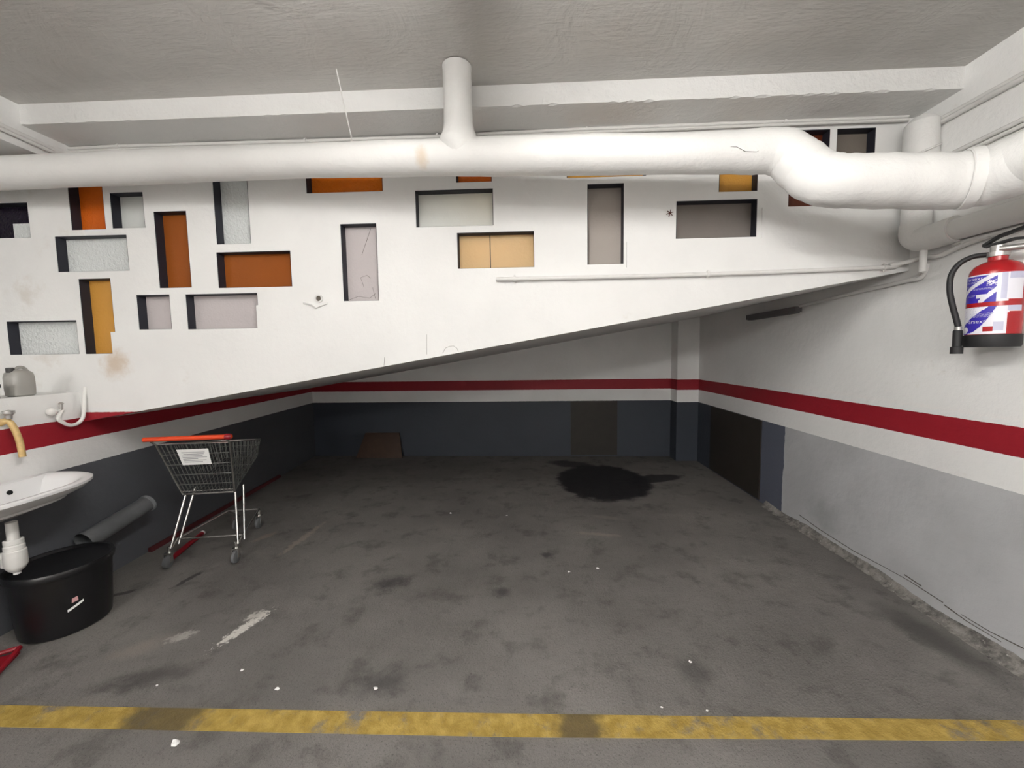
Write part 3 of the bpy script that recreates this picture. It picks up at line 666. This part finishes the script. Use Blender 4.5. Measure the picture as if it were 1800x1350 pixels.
b = MB(); b.lathe([(0, 0), (RAD*.42, 0), (RAD*.42, .02), (RAD*.30, .022), (RAD*.30, .05), (0, .05)], (0, 0, Hh), 20); b.tube([(-.02, -.02, Hh+.03), (.03, -.075, Hh+.028)], .013, 10); b.build('valve', M['greybrass'], ext, True)
dirw = V((.30, -.95, 0)).normalized(); nside = V((dirw.y, -dirw.x, 0))
def lever(name, pts, wd, th, mat):
    b = MB()
    for i in range(len(pts)-1):
        A, B = V(pts[i]), V(pts[i+1]); s = nside*wd/2; t = V((0, 0, th))
        b.hexa([A-s, B-s, B+s, A+s, A-s+t, B-s+t, B+s+t, A+s+t])
    b.build(name, mat, ext)
lever('handle', [tuple(dirw*d+V((0, 0, Hh+z))) for d, z in ((-.045, .05), (.05, .062), (.13, .05))], .026, .01, M['rubber'])
lever('lever', [tuple(dirw*d+V((0, 0, Hh+z))) for d, z in ((-.05, .055), (0, .085), (.12, .115))], .024, .012, M['rubber'])
left = V((math.cos(CAMA-math.pi/2), math.sin(CAMA-math.pi/2), 0))  # towards the viewer's left
vw = V((math.cos(CAMA), math.sin(CAMA), 0))
hp = [left*s+vw*v+V((0, 0, Hh*z)) for s, v, z in ((.03, 0, 1.035), (.075, .012, 1.03), (.115, .02, .97), (.138, .03, .85), (.14, .035, .68), (.128, .04, .50), (.112, .04, .33), (.104, .04, .24))]
b = MB(); b.tube(smooth_path(hp, 6), .0115, 12); hs = b.build('hose', M['rubber'], ext, True)
b = MB(); b.tube([hp[-1], hp[-1]+V((0, 0, -.018))], .0135, 12); b.build('ferrule', M['greybrass'], ext, True)
b = MB(); b.tube([hp[-1]+V((0, 0, -.016)), hp[-1]+V((0, 0, -.02)), hp[-1]+V((0, 0, -.095)), hp[-1]+V((0, 0, -.097)), hp[-1]+V((0, 0, -.13))], [.014, .017, .016, .022, .022], 12); b.build('nozzle', M['rubber'], ext, True)
b = MB(); b.box((RAD*.5, -.03, Hh*.80), (XR-EX.x-.001, .03, Hh*.86)); b.build('wall_bracket', M['rubber'], ext)
# ================================================================== SHOPPING TROLLEY
A, B = fl(296, 998), fl(415, 989); ux = (B-A).normalized(); cart = empty('shopping_trolley', (A.x, A.y, 0), math.atan2(ux.y, ux.x))
tag(cart, 'chrome wire shopping trolley with orange handle by the left wall', 'shopping trolley')
NT_, NBt, FT, FB = (-.01, .47, -.005, .905), (.06, .415, .11, .50), (.07, .385, .58, .80), (.10, .36, .56, .655)
def cr(c, k): return V((c[k], c[2], c[3]))
def lattice(name, a, b, c, d, nu, nv, r=.0024):  # a-b bottom, d-c top
    mb = MB()
    for i in range(nu+1):
        f = i/nu; mb.tube([a.lerp(b, f), d.lerp(c, f)], r, 5)
    for j in range(nv+1):
        f = j/nv; mb.tube([a.lerp(d, f), b.lerp(c, f)], r*1.2, 5)
    o = mb.build(name, M['wire'], cart); o['kind'] = 'stuff'; return o
lattice('rear_panel', cr(NBt, 0), cr(NBt, 1), cr(NT_, 1), cr(NT_, 0), 15, 5)
lattice('front_panel', cr(FB, 0), cr(FB, 1), cr(FT, 1), cr(FT, 0), 10, 3)
lattice('side_panel', cr(NBt, 0), cr(FB, 0), cr(FT, 0), cr(NT_, 0), 17, 6)
lattice('side_panel', cr(NBt, 1), cr(FB, 1), cr(FT, 1), cr(NT_, 1), 17, 6)
lattice('bottom_panel', cr(NBt, 0), cr(NBt, 1), cr(FB, 1), cr(FB, 0), 12, 4)
mb = MB(); mb.tube([cr(NT_, 0), cr(NT_, 1), cr(FT, 1), cr(FT, 0)], .0055, 8, True); mb.build('basket_rim', M['chrome'], cart, True)
mb = MB(); mb.tube([cr(NBt, 0), cr(NBt, 1)], .0075, 8); mb.tube([cr(NBt, 0)+V((0, 0, .022)), cr(NBt, 1)+V((0, 0, .022))], .004, 8); mb.build('basket_foot_bar', M['chrome'], cart, True)
for k in (0, 1):
    mb = MB(); mb.tube([cr(NT_, k)+V((0, -.045, .04)), cr(NT_, k), cr(NBt, k)], .0075, 8); mb.build('upright', M['chrome'], cart, True)
mb = MB(); mb.tube([V((-.045, -.06, .955)), V((-.04, -.06, .955)), V((.515, -.06, .955)), V((.52, -.06, .955))], [.012, .0165, .0165, .012], 14); mb.build('handle', M['orange'], cart, True)
mb = MB(); mb.lathe([(0, 0), (.021, 0), (.021, .03), (.014, .04)], V((.48, -.06, .955)), 14, axis=(1, 0, 0)); mb.build('handle_cap', M['redplastic'], cart, True)
def rp(u, v): return cr(NBt, 0).lerp(cr(NBt, 1), u).lerp(cr(NT_, 0).lerp(cr(NT_, 1), u), v)
nrm = (cr(NBt, 1)-cr(NBt, 0)).cross(cr(NT_, 0)-cr(NBt, 0)).normalized(); nrm = nrm if nrm.y < 0 else -nrm
q = [rp(.255, .60), rp(.70, .60), rp(.70, .90), rp(.255, .90)]
mb = MB(); mb.hexa([p+nrm*.006 for p in q]+[p+nrm*.008 for p in q]); card = mb.build('notice_card', M['paper'], cart); card['label'] = 'white printed notice card'
for v, u0_, u1_ in ((.835, .31, .64), (.80, .33, .62), (.77, .30, .60), (.74, .30, .66), (.71, .30, .52), (.68, .30, .64), (.65, .30, .58)):
    mb = MB(); q = [rp(u0_, v), rp(u1_, v), rp(u1_, v+.012), rp(u0_, v+.012)]; mb.face([p+nrm*.0086 for p in q]); mb.build('print_line', M['ink'], card)
for k, (xw, xb) in enumerate(((0, .06), (B-A).length and ((B-A).length, .415))):
    for dy, dx in ((0, 0), (.075, .02)):
        mb = MB(); s = 1 if k == 0 else 1
        mb.tube([V((xb+dx*s+(.012 if k == 0 else 0), .12+dy, .495+dy*.4)), V((xw+.012+dx*.4, .02+dy*.9, .135))], .0085, 8); mb.build('leg', M['chrome'], cart, True)
mb = MB(); mb.tube([V((.012, .03, .14)), V((.01, .09, .17)), V((.10, .55, .19)), V((.13, .60, .15))], .009, 8); mb.tube([V(((B-A).length+.012, .03, .14)), V(((B-A).length+.01, .09, .17)), V((.35, .55, .19)), V((.315, .60, .15))], .009, 8)
mb.tube([V((.01, .09, .17)), V(((B-A).length+.01, .09, .17))], .006, 8); mb.tube([V((.10, .55, .19)), V((.35, .55, .19))], .006, 8); mb.build('chassis', M['chrome'], cart, True)
for x, y in ((0, 0), ((B-A).length, 0), (.13, .6), (.315, .6)):
    mb = MB(); mb.lathe([(0, -.014), (.036, -.014), (.045, -.009), (.045, .009), (.036, .014), (0, .014)], V((x, y, .045)), 20, axis=(1, 0, 0)); wh = mb.build('wheel', M['greytube'], cart, True)
    mb = MB()
    for s in (-1, 1): mb.hexa([V((x+s*.02-.002, y-.012, .04)), V((x+s*.02+.002, y-.012, .04)), V((x+s*.02+.002, y+.012, .04)), V((x+s*.02-.002, y+.012, .04)), V((x+s*.02-.002, y+.0, .105)), V((x+s*.02+.002, y+.0, .105)), V((x+s*.02+.002, y+.03, .105)), V((x+s*.02-.002, y+.03, .105))])
    mb.box((x-.024, y-.005, .10), (x+.024, y+.035, .108)); mb.tube([V((x, y+.018, .104)), V((x, y+.02, .15))], .011, 10); mb.build('caster_fork', M['chrome'], cart)
# ================================================================== WASHBASIN
SY, SZ = 1.74, .83; SX = Lx(SY)+.002
basin = empty('washbasin', (SX+.004, SY, SZ-.2), .105); tag(basin, 'white oval washbasin fixed to the left wall above the bin', 'washbasin')
def dshape(sx, sy, z, off=0, n=40):
    out = []
    for i in range(n):
        a = -math.pi/2+math.pi*i/(n-1); cx, sy_ = math.cos(a), math.sin(a)
        out.append(V((off+sx*abs(cx)**.62, sy*(abs(sy_)**.8)*(1 if sy_ > 0 else -1), z)))
    out += [V((off, sy*(1-2*(k+1)/9), z)) for k in range(8)]
    return out
LAY = [(.06, .07, .03, .0), (.16, .19, .045, .0), (.30, .32, .10, 0), (.41, .39, .155, 0), (.44, .41, .185, 0), (.44, .41, .198, 0), (.427, .40, .203, .004), (.36, .362, .199, .035), (.325, .333, .175, .045), (.28, .30, .11, .06), (.15, .16, .075, .10), (.03, .04, .07, .15)]
mb = MB(); rings = [dshape(a, b2, z, off) for a, b2, z, off in LAY]; nn = len(rings[0])
for r_ in rings: mb.v += [tuple(p) for p in r_]
for i in range(len(rings)-1):
    for k in range(nn):
        k2 = (k+1) % nn; mb.f.append([i*nn+k, i*nn+k2, (i+1)*nn+k2, (i+1)*nn+k]); mb.m.append(0)
mb.f.append(list(range(nn))[::-1]); mb.m.append(0); mb.f.append([(len(rings)-1)*nn+k for k in range(nn)]); mb.m.append(0)
bo = mb.build('bowl', M['porcelain'], basin, True)
mb = MB(); mb.lathe([(.0, .0), (.013, .0), (.013, .002)], V((.052, .17, .155)), 14, axis=(.94, -.1, .3)); mb.build('overflow_hole', M['black'], basin)
tx, ty = .20, .04
mb = MB(); mb.lathe([(.022, .04), (.022, -.07)], V((tx, ty, 0)), 18); mb.build('waste_pipe', M['whiteplastic'], basin, True)
mb = MB(); mb.lathe([(.03, -.05), (.036, -.055), (.036, -.075), (.032, -.078), (.038, -.085), (.038, -.105), (.035, -.108), (.042, -.112), (.043, -.19), (.03, -.215), (.014, -.23), (.014, -.24), (0, -.24)], V((tx, ty, 0)), 22); mb.build('bottle_trap', M['whiteplastic'], basin, True)
mb = MB(); mb.tube([V((tx-.03, ty-.01, -.14)), V((.02, ty-.03, -.135))], .02, 14); mb.tube([V((tx-.045, ty, -.15)), V((tx-.05, ty, -.20))], .02, 12); mb.build('trap_arm', M['whiteplastic'], basin, True)
# brass tap
tp = on('L', 6, 742); e = empty('tap', tp); tag(e, 'tan brass tap with a drooping spout above the washbasin', 'tap')
mb = MB(); mb.lathe([(.022, -.001), (.022, .008), (.012, .012), (.012, .03)], V((0, -.02, 0)), 16, axis=(1, 0, 0)); mb.build('flange', M['brass'], e, True)
sp = smooth_path([V((.02, -.02, .0)), V((.035, -.015, .008)), V((.05, -.005, -.005)), V((.062, .005, -.06)), V((.07, .01, -.12)), V((.074, .012, -.20))], 6)
mb = MB(); mb.tube(sp, [.017 if i < 10 else .0145 for i in range(len(sp))], 14); mb.build('spout', M['brass'], e, True)
mb = MB(); mb.lathe([(.012, 0), (.014, .02), (.024, .03), (.024, .045), (0, .05)], V((.055, -.012, .02)), 14); mb.build('knob', M['greybrass'], e, True)
# white water pipe loop
p0 = on('L', 98, 722); e = empty('water_pipe', p0); tag(e, 'white U shaped water pipe with a ball knob beside the ledge', 'pipe')
def Lp(x, y, d): c = on('L', x, y); return c+V((d, 0, 0))
lp = [p0+V((.03, .01, .0))] + [hit(x, y, PL['L'][0], PL['L'][1]+.045) for x, y in ((102, 735), (111, 743), (124, 747.5), (137, 744), (145.5, 734), (147.5, 718), (148.5, 695), (150, 680))]
mb = MB(); mb.tube([V(p)-p0 for p in smooth_path(lp, 6)], .0105, 12); mb.build('loop', M['whiteplastic'], e, True)
mb = MB(); mb.tube([V((.0, 0, 0)), V((.035, .005, 0))], .014, 12); mb.lathe([(0, -.025), (.014, -.02), (.023, -.008), (.023, .008), (.014, .02), (0, .025)], V((.03, -.045, .0)), 16); mb.tube([V((.03, -.045, 0)), V((.03, .01, 0))], .008, 10); mb.build('ball_knob', M['whiteplastic'], e, True)
mb = MB(); mb.tube([V((.03, .005, .0)), V((.032, .006, .04))], .009, 12); mb.lathe([(.012, 0), (.013, .006), (.006, .012), (0, .013)], V((.032, .006, .04)), 14); mb.build('valve_stem', M['greybrass'], e, True)
# jug and box on the ledge
jx = on('L', 40, 697); e = empty('plastic_jug', (jx.x-.06, jx.y+.035, ZL)); e.scale = (.85, .85, 1.02); tag(e, 'cloudy grey plastic jug standing on the low left wall', 'jug')
mb = MB(); sec = [(.045, .05, 0), (.055, .062, .008), (.057, .064, .05), (.057, .064, .11), (.052, .058, .135), (.036, .04, .15), (.016, .016, .155)]
def rrect(a, b2, z, n=24): return [V((a*math.copysign(abs(math.cos(2*math.pi*k/n))**.6, math.cos(2*math.pi*k/n)), b2*math.copysign(abs(math.sin(2*math.pi*k/n))**.6, math.sin(2*math.pi*k/n)), z)) for k in range(n)]
rg = [rrect(*s) for s in sec]
for r_ in rg: mb.v += [tuple(p) for p in r_]
for i in range(len(rg)-1):
    for k in range(24): mb.f.append([i*24+k, i*24+(k+1) % 24, (i+1)*24+(k+1) % 24, (i+1)*24+k]); mb.m.append(0)
mb.f.append(list(range(24))[::-1]); mb.m.append(0); mb.f.append([6*24+k for k in range(24)]); mb.m.append(0)
mb.build('body', M['jug'], e, True)
mb = MB(); mb.lathe([(.018, .0), (.020, .004), (.020, .025), (.016, .028), (0, .028)], V((0, -.042, .138)), 16); mb.build('cap', M['cable'], e, True)
mb = MB(); mb.tube(smooth_path([V((0, -.02, .145)), V((0, 0, .166)), V((0, .03, .163)), V((0, .05, .138))], 5), .009, 10); mb.build('grip', M['jug'], e, True)
mb = MB(); bx = on('L', 0, 702); mb.box((bx.x-.22, bx.y-.22, ZL), (bx.x-.02, bx.y+.015, ZL+.075)); mb.box((bx.x-.225, bx.y-.225, ZL+.06), (bx.x-.015, bx.y+.02, ZL+.08)); tag(mb.build('black_box', M['black']), 'low black box on the ledge left of the jug', 'box')
# ================================================================== BIN, TUBE, BROOM
e = empty('black_bin', (-2.69, 1.965, 0)); tag(e, 'round black plastic tub with a torn sticker under the washbasin', 'bin')
mb = MB(); mb.lathe([(0, .0), (.165, 0), (.180, .012), (.186, .06), (.200, .32), (.202, .338), (.212, .342), (.215, .365), (.210, .376), (.20, .375)], (0, 0, 0), 44); mb.build('tub', M['black'], e, True)
mb = MB(); mb.lathe([(.201, .374), (.19, .362), (.10, .357), (0, .356)], (0, 0, 0), 44); mb.build('lid', M['black'], e, True)
sd = (fl(145, 1057, .17)-V((-2.69, 1.965, .17))); sa = math.atan2(-1.5, 2.2)
def bs(a, z): 
    r = .186+(.20-.186)*(z-.06)/.26+.0025; return V((math.cos(sa+a)*r, math.sin(sa+a)*r, z))
mb = MB()
for k in range(8):
    a_, b_ = -.02+.04*k, .02+.04*k; z_ = .14+.004*k
    mb.face([bs(a_, z_), bs(b_, z_+.004), bs(b_, z_+.018), bs(a_, z_+.014)])
mb.build('sticker', M['paper'], e)
mb = MB(); mb.face([bs(.07, .185), bs(.13, .188), bs(.13, .213), bs(.08, .21)]); mb.face([bs(.13, .188), bs(.20, .19), bs(.19, .215), bs(.13, .213)]); mb.build('sticker_corner', plain('pink_paper', (.6, .33, .33), .6), e)
mb = MB(); a0 = V((-2.86, 2.2, .25)); a1 = fl(268, 892, .40)
a1 = V((-2.87, 2.64, .44)); a0 = V((-2.875, 2.28, .36)); dv = (a1-a0).normalized()
e = empty('charcoal_tube', (a0+a1)/2); o = e.location.copy(); tag(e, 'charcoal plastic tube leaning between the bin and the left wall', 'tube')
k0 = a0-dv*.06
mb = MB(); mb.tube([k0-o, a0-o, a1-o, a1-o], [.062, .06, .056, .045], 24, cap=False); mb.tube([a1-dv*.3-o, a1-o], .045, 24, cap=False); mb.build('barrel', M['greytube'], e, True)
mb = MB(); mb.lathe([(.0585, -.02), (.064, -.018), (.064, .0), (.046, .002)], a1-o, 24, axis=dv); mb.build('end_ring', plain('lit_end_grey', (.22, .23, .24), .4), e, True)  # lit tube end: its brightness is put into a paler grey
mb = MB(); mb.box((-2.90, 2.14, .36), (-2.875, 2.18, .375)); 
# propped on a little block against the floor
s0, s1 = fl(303, 985), fl(355, 942); e = empty('red_broom_handle', s0); tag(e, 'short red stick with a white tip lying under the trolley', 'stick')
mb = MB(); mb.tube([V((0, 0, .019)), s1-s0+V((0, 0, .019))], .019, 10); mb.build('stick', M['redplastic'], e, True)
mb = MB(); mb.tube([s1-s0+V((0, 0, .019)), (s1-s0)*1.04+V((0, 0, .02)), (s1-s0)*1.06+V((0, 0, .02))], [.018, .021, .012], 10); mb.build('tip', M['whiteplastic'], e, True)
d0 = V((-2.72, 1.585, 0)); e = empty('dustpan', d0, .55); tag(e, 'red plastic dustpan on the floor at the left edge, before the bin', 'dustpan')
mb = MB(); mb.hexa([(-.14, -.1, 0), (.13, -.1, 0), (.13, .1, 0), (-.14, .1, 0), (-.14, -.1, .006), (.13, -.1, .006), (.13, .1, .006), (-.14, .1, .006)])
for a_, b_ in (((-.14, -.1), (.13, -.1)), ((-.14, .1), (.13, .1)), ((.13, -.1), (.13, .1))):
    mb.tube([V((*a_, .012)), V((*b_, .03))], .011, 8)
mb.build('pan', M['redplastic'], e, False)
mb = MB(); mb.tube([V((-.12, 0, .02)), V((-.3, 0, .05))], .014, 10); mb.build('grip', M['redplastic'], e, True)
# board leaning on the back wall
a, b2 = on('B', 632, 800), on('B', 700, 800); e = MB()
e.hexa([(a.x, a.y-.12, 0), (b2.x+.1, b2.y-.12, 0), (b2.x+.1, b2.y-.10, 0), (a.x, a.y-.10, 0), (a.x+.12, a.y-.03, .36), (b2.x+.04, b2.y-.03, .36), (b2.x+.04, b2.y-.012, .36), (a.x+.12, a.y-.012, .36)])
tag(e.build('leaning_board', M['wood']), 'small brown board leaning on the back wall in the dark', 'board')
# scraps on the floor
random.seed(9)
SCR = [(308, 1306, .022, 'largest white paper scrap, in front of the yellow line'), (1213, 1163, .011, 'white crumb on open floor right of centre'), (1000, 1005, .012, 'left of two white crumbs near the middle of the bay'),
       (1050, 999, .012, 'right of two white crumbs near the middle of the bay'), (1163, 1243, .007, 'white speck just behind the yellow line, left of its twin'), (1243, 1249, .007, 'white speck just behind the yellow line, right of its twin'),
       (276, 1205, .008, 'white speck left of the dark patch behind the yellow line'), (882, 800, .030, 'pale scrap at the foot of the back wall'), (487, 1211, .012, 'thin pale flake behind the yellow line'), (660, 1210, .012, 'thin pale flake in the dark oily patch'),
       (426, 1178, .010, 'pale flake below the white paint smear'), (792, 902, .014, 'pale fleck in the shade of the stairs'), (891, 906, .010, 'small fleck right of the pale one in shade')]
for x, y, r, lb in SCR:
    p = fl(x, y); mb = MB(); n = 7; ring = []
    for k in range(n):
        a = 2*math.pi*k/n; q = r*random.uniform(.55, 1.05); ring.append(V((math.cos(a)*q, math.sin(a)*q*.8, 0)))
    top_ = [v*.7+V((random.uniform(-.2, .2)*r, 0, r*random.uniform(.15, .5))) for v in ring]
    mb.v = [tuple(v) for v in ring+top_]
    for k in range(n): mb.f.append([k, (k+1) % n, n+(k+1) % n, n+k]); mb.m.append(0)
    mb.f.append([n+k for k in range(n)]); mb.m.append(0)
    tag(mb.build('paper_scrap', M['paper'], None, False, p), lb, 'scrap', 'scraps scattered on the floor')
